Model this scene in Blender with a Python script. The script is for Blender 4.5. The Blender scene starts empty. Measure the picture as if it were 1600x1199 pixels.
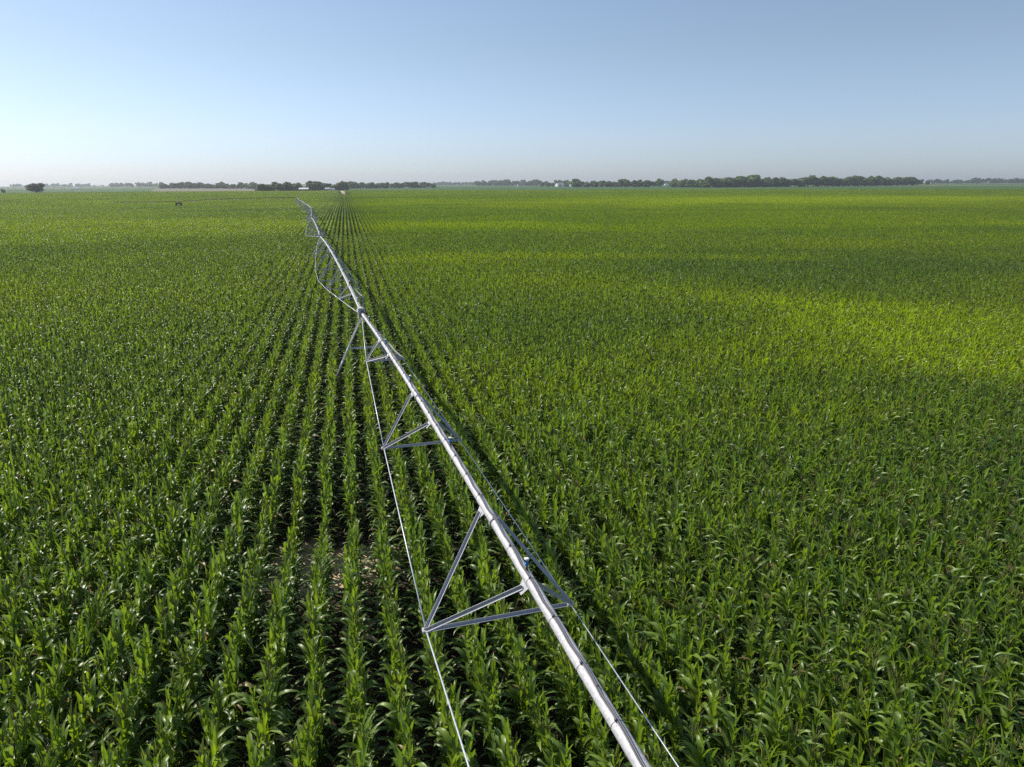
import bpy, bmesh, math, random
import numpy as np
from mathutils import Vector, Matrix

R = math.radians
scene = bpy.context.scene
col = scene.collection
rng = np.random.default_rng(7)
random.seed(7)

# ------------------------------------------------------------------ camera
CAM = np.array([0.0, 0.0, 10.3])
FPX, PITCH, ROLL = 1111.0, math.atan(313.5 / 1111.0), R(0.25)
_F = np.array([0, math.cos(PITCH), -math.sin(PITCH)])
_U0 = np.array([0, math.sin(PITCH), math.cos(PITCH)])
_X = np.array([1.0, 0, 0])
_R = math.cos(ROLL) * _X - math.sin(ROLL) * _U0
_U = math.cos(ROLL) * _U0 + math.sin(ROLL) * _X
cam = bpy.data.cameras.new('camera')
cam.sensor_width = 36
cam.lens = 36 * FPX / 1600
cam.clip_start, cam.clip_end = 0.1, 20000
cam_ob = bpy.data.objects.new('camera', cam)
col.objects.link(cam_ob)
cam_ob.matrix_world = Matrix(((_R[0], _U[0], -_F[0], CAM[0]), (_R[1], _U[1], -_F[1], CAM[1]),
                              (_R[2], _U[2], -_F[2], CAM[2]), (0, 0, 0, 1)))
scene.camera = cam_ob

# ------------------------------------------------------------------ sky, sun, exposure
SUN_AZ, SUN_EL = R(-62), R(40)          # azimuth from +Y, negative = to the left
world = bpy.data.worlds.new("World")
scene.world = world
world.use_nodes = True
wn = world.node_tree
bg = wn.nodes['Background']
sky = wn.nodes.new('ShaderNodeTexSky')
sky.sky_type = 'NISHITA'
sky.sun_disc = False
sky.sun_elevation = SUN_EL
sky.sun_rotation = SUN_AZ
sky.altitude = 300
sky.air_density = 1.0
sky.dust_density = 0.65
sky.ozone_density = 2.5
# the summer haze layer low in the sky is greyer and bluer than the clear-air model's
tcw = wn.nodes.new('ShaderNodeTexCoord'); sxw = wn.nodes.new('ShaderNodeSeparateXYZ')
wn.links.new(tcw.outputs['Generated'], sxw.inputs[0])
rw = wn.nodes.new('ShaderNodeValToRGB')
for p_, c_ in ((0.0, (0.84, 1.00, 1.46, 1)), (0.06, (0.93, 1.04, 1.33, 1)), (0.16, (0.98, 1.05, 1.13, 1)), (0.30, (0.96, 1.07, 1.17, 1))):
    e_ = rw.color_ramp.elements.new(p_) if p_ not in (0.0,) else rw.color_ramp.elements[0]
    e_.position = p_; e_.color = c_
rw.color_ramp.elements[-1].color = (0.96, 1.07, 1.17, 1)
wn.links.new(sxw.outputs['Z'], rw.inputs[0])
mw = wn.nodes.new('ShaderNodeVectorMath'); mw.operation = 'MULTIPLY'
wn.links.new(sky.outputs[0], mw.inputs[0]); wn.links.new(rw.outputs[0], mw.inputs[1])
hw = wn.nodes.new('ShaderNodeHueSaturation'); hw.inputs['Saturation'].default_value = 0.83
hw.inputs['Value'].default_value = 1.02
wn.links.new(mw.outputs[0], hw.inputs['Color']); wn.links.new(hw.outputs[0], bg.inputs[0])
bg.inputs[1].default_value = 0.097
sun = bpy.data.lights.new('sun', 'SUN')
sun.energy = 5.0
sun.angle = R(0.5)
sun.color = (1.0, 0.93, 0.80)
sun_ob = bpy.data.objects.new('sun', sun)
col.objects.link(sun_ob)
sd = Vector((math.sin(SUN_AZ) * math.cos(SUN_EL), math.cos(SUN_AZ) * math.cos(SUN_EL), math.sin(SUN_EL)))
sun_ob.rotation_euler = sd.to_track_quat('Z', 'Y').to_euler()
scene.view_settings.view_transform = 'Standard'
scene.view_settings.look = 'None'
scene.view_settings.exposure = 0.08
scene.view_settings.gamma = 1.0
scene.render.engine = 'CYCLES'
cy = scene.cycles
cy.max_bounces = 6
cy.diffuse_bounces = 3
cy.glossy_bounces = 2
cy.transmission_bounces = 4
cy.volume_bounces = 0
cy.transparent_max_bounces = 6
cy.use_denoising = False
cy.use_adaptive_sampling = False
HAZE_DENSITY = 0.00011


# ------------------------------------------------------------------ helpers
def tag(o, label=None, cat=None, group=None, kind=None):
    if label: o['label'] = label
    if cat: o['category'] = cat
    if group: o['group'] = group
    if kind: o['kind'] = kind
    return o


def link(name, me, parent=None):
    o = bpy.data.objects.new(name, me)
    col.objects.link(o)
    if parent is not None:
        o.parent = parent
    return o


def empty(name, loc=(0, 0, 0), rz=0.0, parent=None):
    o = link(name, None, parent)
    o.location = loc
    o.rotation_euler = (0, 0, rz)
    o.empty_display_size = 0.3
    return o


def np_mesh(name, verts, quads, mats, smooth=False, mat_idx=None, attrs=None, uv=None):
    """verts (N,3), quads (M,4) or list of faces"""
    me = bpy.data.meshes.new(name)
    verts = np.asarray(verts, np.float32)
    quads = np.asarray(quads, np.int32)
    n, k = quads.shape
    me.vertices.add(len(verts))
    me.vertices.foreach_set('co', verts.ravel())
    me.loops.add(n * k)
    me.loops.foreach_set('vertex_index', quads.ravel())
    me.polygons.add(n)
    me.polygons.foreach_set('loop_start', np.arange(0, n * k, k, dtype=np.int32))
    if mat_idx is not None:
        me.polygons.foreach_set('material_index', np.asarray(mat_idx, np.int32))
    if smooth:
        me.polygons.foreach_set('use_smooth', np.ones(n, bool))
    for a, v in (attrs or {}).items():
        at = me.attributes.new(a, 'FLOAT', 'POINT')
        at.data.foreach_set('value', np.asarray(v, np.float32))
    for m in mats:
        me.materials.append(m)
    me.update(calc_edges=True)
    me.validate()
    return me


class MB:
    """collects boxes, bars and tubes into one mesh"""
    def __init__(s):
        s.v, s.f, s.m = [], [], []

    def add(s, vs, fs, mi=0):
        b = len(s.v)
        s.v += [tuple(map(float, v)) for v in vs]
        s.f += [tuple(b + i for i in f) for f in fs]
        s.m += [mi] * len(fs)

    def box(s, c, d, rz=0.0, mi=0):
        cx, cy_, cz = c
        hx, hy, hz = d[0] / 2, d[1] / 2, d[2] / 2
        cr, sr = math.cos(rz), math.sin(rz)
        vs = []
        for z in (-hz, hz):
            for x, y in ((-hx, -hy), (hx, -hy), (hx, hy), (-hx, hy)):
                vs.append((cx + x * cr - y * sr, cy_ + x * sr + y * cr, cz + z))
        s.add(vs, [(3, 2, 1, 0), (4, 5, 6, 7), (0, 1, 5, 4), (1, 2, 6, 5), (2, 3, 7, 6), (3, 0, 4, 7)], mi)

    def tube(s, pts, r, n=10, caps=True, mi=0):
        pts = [Vector(p) for p in pts]
        rs = r if isinstance(r, (list, tuple)) else [r] * len(pts)
        vs, fs = [], []
        up = Vector((0, 0, 1))
        prev = None
        for i, p in enumerate(pts):
            a = pts[max(i - 1, 0)]
            b = pts[min(i + 1, len(pts) - 1)]
            t = (b - a).normalized()
            if prev is None:
                x = t.cross(up)
                if x.length < 1e-3:
                    x = t.cross(Vector((1, 0, 0)))
                x.normalize()
            else:
                x = (prev - t * prev.dot(t)).normalized()
            prev = x
            y = t.cross(x)
            for k in range(n):
                a_ = 2 * math.pi * k / n
                vs.append(p + (x * math.cos(a_) + y * math.sin(a_)) * rs[i])
        for i in range(len(pts) - 1):
            for k in range(n):
                k2 = (k + 1) % n
                fs.append((i * n + k, i * n + k2, (i + 1) * n + k2, (i + 1) * n + k))
        if caps:
            fs.append(tuple(range(n - 1, -1, -1)))
            fs.append(tuple((len(pts) - 1) * n + k for k in range(n)))
        s.add(vs, fs, mi)

    def angle(s, a, b, w=0.05, t=0.006, d1=None, d2=None, mi=0):
        """L-profile bar from a to b: legs of the L along d1 and d2"""
        a, b = Vector(a), Vector(b)
        ax = (b - a).normalized()
        d1 = Vector(d1)
        d1 = (d1 - ax * d1.dot(ax)).normalized()
        d2 = Vector(d2)
        d2 = d2 - ax * d2.dot(ax)
        d2 = (d2 - d1 * d2.dot(d1)).normalized()
        prof = [(0, 0), (w, 0), (w, t), (t, t), (t, w), (0, w)]
        vs = [p + d1 * x + d2 * y for p in (a, b) for x, y in prof]
        fs = [(i, (i + 1) % 6, 6 + (i + 1) % 6, 6 + i) for i in range(6)]
        fs += [(3, 2, 1, 0), (5, 4, 3, 0), (6, 7, 8, 9), (6, 9, 10, 11)]
        s.add(vs, fs, mi)

    def build(s, name, mats, parent=None, smooth=False):
        me = bpy.data.meshes.new(name)
        me.from_pydata(s.v, [], s.f)
        mats = mats if isinstance(mats, (list, tuple)) else [mats]
        for m in mats:
            me.materials.append(m)
        me.polygons.foreach_set('material_index', s.m)
        if smooth:
            for p in me.polygons:
                p.use_smooth = len(p.vertices) == 4
        bm = bmesh.new()
        bm.from_mesh(me)
        bmesh.ops.recalc_face_normals(bm, faces=bm.faces)
        bm.to_mesh(me)
        bm.free()
        me.update()
        return link(name, me, parent)


def nodes_of(name):
    m = bpy.data.materials.new(name)
    m.use_nodes = True
    nt = m.node_tree
    return m, nt, nt.nodes, nt.links, nt.nodes['Principled BSDF']


def simple_mat(name, c, rough=0.6, metal=0.0, noise=0.15, scale=4.0, bump=0.0):
    m, nt, N, L, P = nodes_of(name)
    P.inputs['Roughness'].default_value = rough
    P.inputs['Metallic'].default_value = metal
    tc = N.new('ShaderNodeTexCoord')
    nz = N.new('ShaderNodeTexNoise')
    nz.inputs['Scale'].default_value = scale
    nz.inputs['Detail'].default_value = 5
    L.new(tc.outputs['Object'], nz.inputs['Vector'])
    mx = N.new('ShaderNodeMix')
    mx.data_type = 'RGBA'
    mx.inputs['A'].default_value = (c[0] * (1 - noise), c[1] * (1 - noise), c[2] * (1 - noise), 1)
    mx.inputs['B'].default_value = (min(1, c[0] * (1 + noise)), min(1, c[1] * (1 + noise)), min(1, c[2] * (1 + noise)), 1)
    L.new(nz.outputs['Fac'], mx.inputs['Factor'])
    L.new(mx.outputs['Result'], P.inputs['Base Color'])
    if bump:
        b = N.new('ShaderNodeBump')
        b.inputs['Strength'].default_value = bump
        L.new(nz.outputs['Fac'], b.inputs['Height'])
        L.new(b.outputs[0], P.inputs['Normal'])
    return m


def leaf_mat(name, dark, bright, trans=0.35, rough=0.4, tinted=True, midrib=True, spec=0.5):
    m, nt, N, L, P = nodes_of(name)
    out = N['Material Output']
    mx = N.new('ShaderNodeMix')
    mx.data_type = 'RGBA'
    mx.inputs['A'].default_value = (*dark, 1)
    mx.inputs['B'].default_value = (*bright, 1)
    if tinted:
        at = N.new('ShaderNodeAttribute')
        at.attribute_type = 'INSTANCER'
        at.attribute_name = 'tint'
        L.new(at.outputs['Fac'], mx.inputs['Factor'])
    else:
        oi = N.new('ShaderNodeObjectInfo')
        L.new(oi.outputs['Random'], mx.inputs['Factor'])
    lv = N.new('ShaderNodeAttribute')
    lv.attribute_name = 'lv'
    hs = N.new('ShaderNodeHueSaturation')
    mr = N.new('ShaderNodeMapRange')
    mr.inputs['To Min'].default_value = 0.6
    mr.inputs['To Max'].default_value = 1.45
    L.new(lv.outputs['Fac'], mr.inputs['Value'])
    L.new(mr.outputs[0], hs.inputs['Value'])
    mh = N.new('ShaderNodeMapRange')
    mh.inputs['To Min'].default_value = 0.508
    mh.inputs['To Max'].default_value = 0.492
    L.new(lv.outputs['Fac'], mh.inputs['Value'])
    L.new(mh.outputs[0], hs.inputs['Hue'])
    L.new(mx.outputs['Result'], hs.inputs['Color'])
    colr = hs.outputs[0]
    if midrib:
        ma = N.new('ShaderNodeAttribute')
        ma.attribute_name = 'rib'
        m2 = N.new('ShaderNodeMix')
        m2.data_type = 'RGBA'
        pw = N.new('ShaderNodeMath')
        pw.operation = 'POWER'
        pw.inputs[1].default_value = 7.0
        cl = N.new('ShaderNodeClamp'); L.new(ma.outputs['Fac'], cl.inputs[0])
        L.new(cl.outputs[0], pw.inputs[0])
        ml = N.new('ShaderNodeMath')
        ml.operation = 'MULTIPLY'
        ml.inputs[1].default_value = 0.65
        L.new(pw.outputs[0], ml.inputs[0])
        L.new(ml.outputs[0], m2.inputs['Factor'])
        L.new(colr, m2.inputs['A'])
        m2.inputs['B'].default_value = (0.22, 0.30, 0.11, 1)
        gt = N.new('ShaderNodeMath'); gt.operation = 'GREATER_THAN'; gt.inputs[1].default_value = 1.5
        L.new(ma.outputs['Fac'], gt.inputs[0])
        m3 = N.new('ShaderNodeMix'); m3.data_type = 'RGBA'; m3.inputs['B'].default_value = (0.30, 0.24, 0.12, 1)
        L.new(gt.outputs[0], m3.inputs['Factor']); L.new(m2.outputs['Result'], m3.inputs['A'])
        colr = m3.outputs['Result']
    L.new(colr, P.inputs['Base Color'])
    P.inputs['Roughness'].default_value = rough
    P.inputs['Specular IOR Level'].default_value = spec
    tr = N.new('ShaderNodeBsdfTranslucent')
    ht = N.new('ShaderNodeHueSaturation')
    ht.inputs['Hue'].default_value = 0.49
    ht.inputs['Saturation'].default_value = 1.12
    ht.inputs['Value'].default_value = 2.0
    L.new(colr, ht.inputs['Color'])
    L.new(ht.outputs[0], tr.inputs['Color'])
    ms = N.new('ShaderNodeMixShader')
    ms.inputs[0].default_value = trans
    L.new(P.outputs[0], ms.inputs[1])
    L.new(tr.outputs[0], ms.inputs[2])
    L.new(ms.outputs[0], out.inputs['Surface'])
    return m


def ray(px, py):
    d = _F * FPX + _R * (px - 800) - _U * (py - 599.5)
    return d / -d[2]


def at(px, dist):
    """horizontal point at this forward distance in the direction of photo column px"""
    return (px - 800) * math.cos(PITCH) / FPX * dist, dist


def vnoise(x, y, seed=0):
    """smooth value noise, numpy"""
    x = np.asarray(x, float)
    y = np.asarray(y, float)
    xi, yi = np.floor(x).astype(np.int64), np.floor(y).astype(np.int64)
    xf, yf = x - xi, y - yi
    def h(a, b):
        n = (a * 374761393 + b * 668265263 + seed * 1442695041) & 0xffffffff
        n = ((n ^ (n >> 13)) * 1274126177) & 0xffffffff
        return ((n ^ (n >> 16)) & 0xffff) / 65535.0
    u, v = xf * xf * (3 - 2 * xf), yf * yf * (3 - 2 * yf)
    return (h(xi, yi) * (1 - u) + h(xi + 1, yi) * u) * (1 - v) + (h(xi, yi + 1) * (1 - u) + h(xi + 1, yi + 1) * u) * v


def fbm(x, y, seed=0, o=3):
    s, a, t = 0, 1.0, 0
    for i in range(o):
        s = s + a * vnoise(np.asarray(x) * 2 ** i, np.asarray(y) * 2 ** i, seed + i * 17)
        t += a
        a *= 0.5
    return s / t


def terrain(x, y):
    x = np.asarray(x, float)
    y = np.asarray(y, float)
    d = np.hypot(x, y)
    far = np.clip((d - 60) / 240, 0, 1)
    z = (fbm(x / 170 + 3.1, y / 170 + 8.2, 5, 2) - 0.5) * 1.5 * far
    z = z - 1.4 * np.exp(-(((x + 175) / 75) ** 2 + ((y - 335) / 70) ** 2))
    return z


# ------------------------------------------------------------------ materials
M = {}
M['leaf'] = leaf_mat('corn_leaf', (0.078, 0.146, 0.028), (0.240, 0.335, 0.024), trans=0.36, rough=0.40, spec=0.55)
M['stalk'] = leaf_mat('corn_stalk', (0.05, 0.10, 0.03), (0.09, 0.15, 0.04), trans=0.0, rough=0.55, midrib=False)
M['tassel'] = simple_mat('corn_tassel', (0.26, 0.23, 0.09), 0.8, noise=0.25, scale=6)
M['crown'] = leaf_mat('tree_leaf', (0.046, 0.094, 0.022), (0.130, 0.185, 0.048), trans=0.35, rough=0.6, tinted=False, midrib=False)
M['lonecrown'] = leaf_mat('lone_leaf', (0.020, 0.033, 0.018), (0.030, 0.045, 0.022), trans=0.2, rough=0.6, tinted=False, midrib=False)
M['limecrown'] = leaf_mat('fresh_leaf', (0.07, 0.13, 0.03), (0.09, 0.16, 0.035), trans=0.3, rough=0.6, tinted=False, midrib=False)
M['bark'] = simple_mat('bark', (0.09, 0.075, 0.06), 0.9, scale=2)
M['deadwood'] = simple_mat('dead_wood', (0.34, 0.31, 0.28), 0.9, scale=2)
M['dark'] = simple_mat('dark_rubber', (0.03, 0.03, 0.032), 0.7)
M['cable'] = simple_mat('grey_cable', (0.11, 0.11, 0.13), 0.5)
M['brass'] = simple_mat('brass_fitting', (0.10, 0.085, 0.05), 0.5, metal=0.3)
M['blue'] = simple_mat('blue_plastic', (0.02, 0.20, 0.45), 0.35)
M['white'] = simple_mat('white_plastic', (0.82, 0.82, 0.80), 0.35, noise=0.04)
M['wallwhite'] = simple_mat('white_siding', (0.75, 0.75, 0.73), 0.6, noise=0.06)
M['roofgrey'] = simple_mat('grey_sheet_roof', (0.34, 0.36, 0.40), 0.5, noise=0.08)
M['roofwhite'] = simple_mat('white_sheet_roof', (0.8, 0.8, 0.8), 0.5, noise=0.05)
M['roofbrown'] = simple_mat('brown_roof', (0.20, 0.14, 0.11), 0.8)
M['doordark'] = simple_mat('dark_opening', (0.03, 0.03, 0.035), 0.7)
M['redpaint'] = simple_mat('rust_red_paint', (0.14, 0.06, 0.04), 0.6)
M['dirt'] = simple_mat('pale_lane_dirt', (0.42, 0.36, 0.28), 0.95, scale=0.3)
M['stubble'] = simple_mat('tan_stubble', (0.165, 0.145, 0.10), 0.95, scale=0.02, noise=0.12)


def galvanised(name, lo, hi, rough, metal):
    m, nt, N, L, P = nodes_of(name)
    tc = N.new('ShaderNodeTexCoord')
    vo = N.new('ShaderNodeTexVoronoi')
    vo.inputs['Scale'].default_value = 38
    L.new(tc.outputs['Object'], vo.inputs['Vector'])
    sx = N.new('ShaderNodeSeparateColor')
    L.new(vo.outputs['Color'], sx.inputs[0])
    nz = N.new('ShaderNodeTexNoise')
    nz.inputs['Scale'].default_value = 1.3
    nz.inputs['Detail'].default_value = 6
    L.new(tc.outputs['Object'], nz.inputs['Vector'])
    ad = N.new('ShaderNodeMath')
    ad.operation = 'MULTIPLY_ADD'
    ad.inputs[1].default_value = 0.55
    L.new(sx.outputs[0], ad.inputs[0])
    sc = N.new('ShaderNodeMath')
    sc.operation = 'MULTIPLY'
    sc.inputs[1].default_value = 0.45
    L.new(nz.outputs['Fac'], sc.inputs[0])
    L.new(sc.outputs[0], ad.inputs[2])
    mx = N.new('ShaderNodeMix')
    mx.data_type = 'RGBA'
    mx.inputs['A'].default_value = (*lo, 1)
    mx.inputs['B'].default_value = (*hi, 1)
    L.new(ad.outputs[0], mx.inputs['Factor'])
    L.new(mx.outputs['Result'], P.inputs['Base Color'])
    mr = N.new('ShaderNodeMapRange')
    mr.inputs['To Min'].default_value = rough - 0.08
    mr.inputs['To Max'].default_value = rough + 0.12
    L.new(sx.outputs[1], mr.inputs['Value'])
    L.new(mr.outputs[0], P.inputs['Roughness'])
    P.inputs['Metallic'].default_value = metal
    return m


M['galv'] = galvanised('galvanised_pipe', (0.33, 0.33, 0.36), (0.68, 0.67, 0.70), 0.55, 0.1)
M['galv2'] = galvanised('galvanised_angle', (0.36, 0.36, 0.40), (0.52, 0.52, 0.56), 0.55, 0.2)
M['rod'] = galvanised('galvanised_rod', (0.50, 0.53, 0.60), (0.66, 0.70, 0.78), 0.4, 0.3)

# ------------------------------------------------------------------ ground
BARE = ray(508, 890) * 10.3
m, nt, N, L, P = nodes_of('ground')
P.inputs['Roughness'].default_value = 0.95
P.inputs['Specular IOR Level'].default_value = 0.15
geo = N.new('ShaderNodeNewGeometry')
ns = N.new('ShaderNodeTexNoise'); ns.inputs['Scale'].default_value = 1.6; ns.inputs['Detail'].default_value = 8
L.new(geo.outputs['Position'], ns.inputs['Vector'])
soil = N.new('ShaderNodeValToRGB')
soil.color_ramp.elements[0].position = 0.3; soil.color_ramp.elements[0].color = (0.035, 0.028, 0.022, 1)
soil.color_ramp.elements[1].position = 0.75; soil.color_ramp.elements[1].color = (0.11, 0.083, 0.06, 1)
L.new(ns.outputs['Fac'], soil.inputs[0])
# dry sandy patch of soil
dv = N.new('ShaderNodeVectorMath'); dv.operation = 'DISTANCE'
dv.inputs[1].default_value = (BARE[0], BARE[1], 0)
L.new(geo.outputs['Position'], dv.inputs[0])
n2 = N.new('ShaderNodeTexNoise'); n2.inputs['Scale'].default_value = 0.7; n2.inputs['Detail'].default_value = 4
L.new(geo.outputs['Position'], n2.inputs['Vector'])
sb = N.new('ShaderNodeMath'); sb.operation = 'MULTIPLY_ADD'; sb.inputs[1].default_value = 4.0
L.new(n2.outputs['Fac'], sb.inputs[0]); L.new(dv.outputs['Value'], sb.inputs[2])
mrp = N.new('ShaderNodeMapRange')
mrp.inputs['From Min'].default_value = 3.3; mrp.inputs['From Max'].default_value = 4.0
mrp.inputs['To Min'].default_value = 1; mrp.inputs['To Max'].default_value = 0
L.new(sb.outputs[0], mrp.inputs['Value'])
mp = N.new('ShaderNodeMix'); mp.data_type = 'RGBA'
mp.inputs['B'].default_value = (0.64, 0.49, 0.34, 1)
L.new(mrp.outputs[0], mp.inputs['Factor']); L.new(soil.outputs[0], mp.inputs['A'])
# far fields, each its own crop
mapn = N.new('ShaderNodeMapping'); mapn.inputs['Rotation'].default_value = (0, 0, R(12.7)); mapn.inputs['Scale'].default_value = (1 / 700, 1 / 420, 0)
L.new(geo.outputs['Position'], mapn.inputs['Vector'])
vor = N.new('ShaderNodeTexVoronoi'); vor.distance = 'CHEBYCHEV'; vor.inputs['Scale'].default_value = 1.0; vor.inputs['Randomness'].default_value = 0.55
L.new(mapn.outputs[0], vor.inputs['Vector'])
sc = N.new('ShaderNodeSeparateColor'); L.new(vor.outputs['Color'], sc.inputs[0])
fr = N.new('ShaderNodeValToRGB'); fr.color_ramp.interpolation = 'CONSTANT'
E_ = fr.color_ramp.elements
E_[0].position = 0; E_[0].color = (0.050, 0.115, 0.030, 1)
E_[1].position = 0.3; E_[1].color = (0.060, 0.130, 0.035, 1)
for p_, c_ in ((0.55, (0.045, 0.10, 0.035, 1)), (0.75, (0.085, 0.135, 0.035, 1)), (0.9, (0.13, 0.14, 0.06, 1))):
    e = E_.new(p_); e.color = c_
L.new(sc.outputs[0], fr.inputs[0])
n3 = N.new('ShaderNodeTexNoise'); n3.inputs['Scale'].default_value = 0.012; n3.inputs['Detail'].default_value = 4
L.new(geo.outputs['Position'], n3.inputs['Vector'])
hv = N.new('ShaderNodeHueSaturation'); L.new(fr.outputs[0], hv.inputs['Color'])
mr3 = N.new('ShaderNodeMapRange'); mr3.inputs['To Min'].default_value = 0.65; mr3.inputs['To Max'].default_value = 1.35
L.new(n3.outputs['Fac'], mr3.inputs['Value']); L.new(mr3.outputs[0], hv.inputs['Value'])
ln = N.new('ShaderNodeVectorMath'); ln.operation = 'LENGTH'; L.new(geo.outputs['Position'], ln.inputs[0])
mr4 = N.new('ShaderNodeMapRange'); mr4.inputs['From Min'].default_value = 930; mr4.inputs['From Max'].default_value = 960
L.new(ln.outputs['Value'], mr4.inputs['Value'])
mf = N.new('ShaderNodeMix'); mf.data_type = 'RGBA'
L.new(mr4.outputs[0], mf.inputs['Factor']); L.new(mp.outputs['Result'], mf.inputs['A']); L.new(hv.outputs[0], mf.inputs['B'])
L.new(mf.outputs['Result'], P.inputs['Base Color'])
nb = N.new('ShaderNodeTexNoise'); nb.inputs['Scale'].default_value = 9; nb.inputs['Detail'].default_value = 6
L.new(geo.outputs['Position'], nb.inputs['Vector'])
bp = N.new('ShaderNodeBump'); bp.inputs['Strength'].default_value = 0.6; bp.inputs['Distance'].default_value = 0.06
L.new(nb.outputs['Fac'], bp.inputs['Height']); L.new(bp.outputs[0], P.inputs['Normal'])
M['ground'] = m

radii = np.concatenate([[0.01], np.geomspace(3, 6500, 110)])
NA = 180
ang = np.linspace(0, 2 * np.pi, NA, endpoint=False)
rr, aa = np.meshgrid(radii, ang, indexing='ij')
gx, gy = (rr * np.cos(aa)).ravel(), (rr * np.sin(aa)).ravel()
gz = terrain(gx, gy)
ii, jj = np.meshgrid(np.arange(len(radii) - 1), np.arange(NA), indexing='ij')
a_ = ii * NA + jj; b_ = ii * NA + (jj + 1) % NA
q = np.stack([a_, a_ + NA, b_ + NA, b_], -1).reshape(-1, 4)
g = link('ground', np_mesh('ground', np.stack([gx, gy, gz], 1), q, [M['ground']], smooth=True))
tag(g, 'flat farmland soil and far green crop fields reaching the horizon', 'ground', kind='structure')


def sheet(name, pts, mat, label, lift=0.05, nseg=10):
    """thin ground-hugging sheet between a near edge and a far edge"""
    (ax, ay), (bx, by), (cx, cy_), (dx, dy) = pts
    vs = []
    for i in range(nseg + 1):
        for j in range(nseg + 1):
            u, v = i / nseg, j / nseg
            x = (ax * (1 - u) + bx * u) * (1 - v) + (dx * (1 - u) + cx * u) * v
            y = (ay * (1 - u) + by * u) * (1 - v) + (dy * (1 - u) + cy_ * u) * v
            vs.append((x, y, float(terrain(x, y)) + lift))
    fs = [(i * (nseg + 1) + j, (i + 1) * (nseg + 1) + j, (i + 1) * (nseg + 1) + j + 1, i * (nseg + 1) + j + 1)
          for i in range(nseg) for j in range(nseg)]
    o = link(name, np_mesh(name, np.array(vs), fs, [mat], smooth=True))
    tag(o, label, 'field', kind='structure')
    return o


sheet('stubble_field', [at(232, 1020), at(404, 1000), at(420, 1790), at(245, 1790)], M['stubble'],
      'tan harvested field in front of the left shelterbelt', 0.4)
LANE0, LANE1 = at(539.5, 690), at(534.5, 1120)
ld = np.array(LANE1) - np.array(LANE0); ld = ld / np.hypot(*ld); lp = np.array([ld[1], -ld[0]])
sheet('farm_lane', [tuple(np.array(LANE0) - lp * 2.2), tuple(np.array(LANE0) + lp * 2.2), tuple(np.array(LANE1) + lp * 2.2),
                    tuple(np.array(LANE1) - lp * 2.2)], M['dirt'], 'pale dirt farm lane running to the farmstead', 0.12, 24)


# ------------------------------------------------------------------ corn
def corn_leaf(base, az, length, width, th0, bend, seg, rnd, tip_twist=0.0, fold=0.35):
    """returns verts, quads, rib for one arching leaf"""
    vs, qs, rib = [], [], []
    p = np.array(base, float)
    d_h = np.array([math.cos(az), math.sin(az), 0])
    side0 = np.array([-math.sin(az), math.cos(az), 0])
    ds = length / seg
    curl = rnd.uniform(-0.5, 0.5)
    pexp = rnd.uniform(0.95, 2.3)              # where along its length the leaf breaks over
    ph = rnd.uniform(0, 6)
    cross = 3 if seg >= 5 else 2
    for i in range(seg + 1):
        t = i / seg
        th = th0 + bend * t ** pexp
        tang = d_h * math.sin(th) + np.array([0, 0, 1]) * math.cos(th)
        nrm = -d_h * math.cos(th) + np.array([0, 0, 1]) * math.sin(th)
        tw = tip_twist * t
        side = side0 * math.cos(tw) + nrm * math.sin(tw)
        nn = nrm * math.cos(tw) - side0 * math.sin(tw)
        w = width * 0.5 * (0.55 + 1.5 * t if t < 0.3 else 1.0) * (1 - max(0, (t - 0.3) / 0.7) ** 2.0)
        w = max(w, 0.002)
        wav = 0.22 * w * math.sin(t * 17 + ph) if seg >= 5 else 0
        wav2 = 0.22 * w * math.sin(t * 14 + ph * 2.3) if seg >= 5 else 0
        if cross == 3:
            vs += [p - side * w + nn * (w * fold + wav), p, p + side * w + nn * (w * fold + wav2)]
            rib += [0, 1, 0]
        else:
            vs += [p - side * w, p + side * w]
            rib += [0.3, 0.3]
        p = p + tang * ds + side0 * curl * ds * 0.25 * t
    for i in range(seg):
        for c in range(cross - 1):
            a = i * cross + c
            qs.append((a, a + 1, a + cross + 1, a + cross))
    return vs, qs, rib


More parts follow.
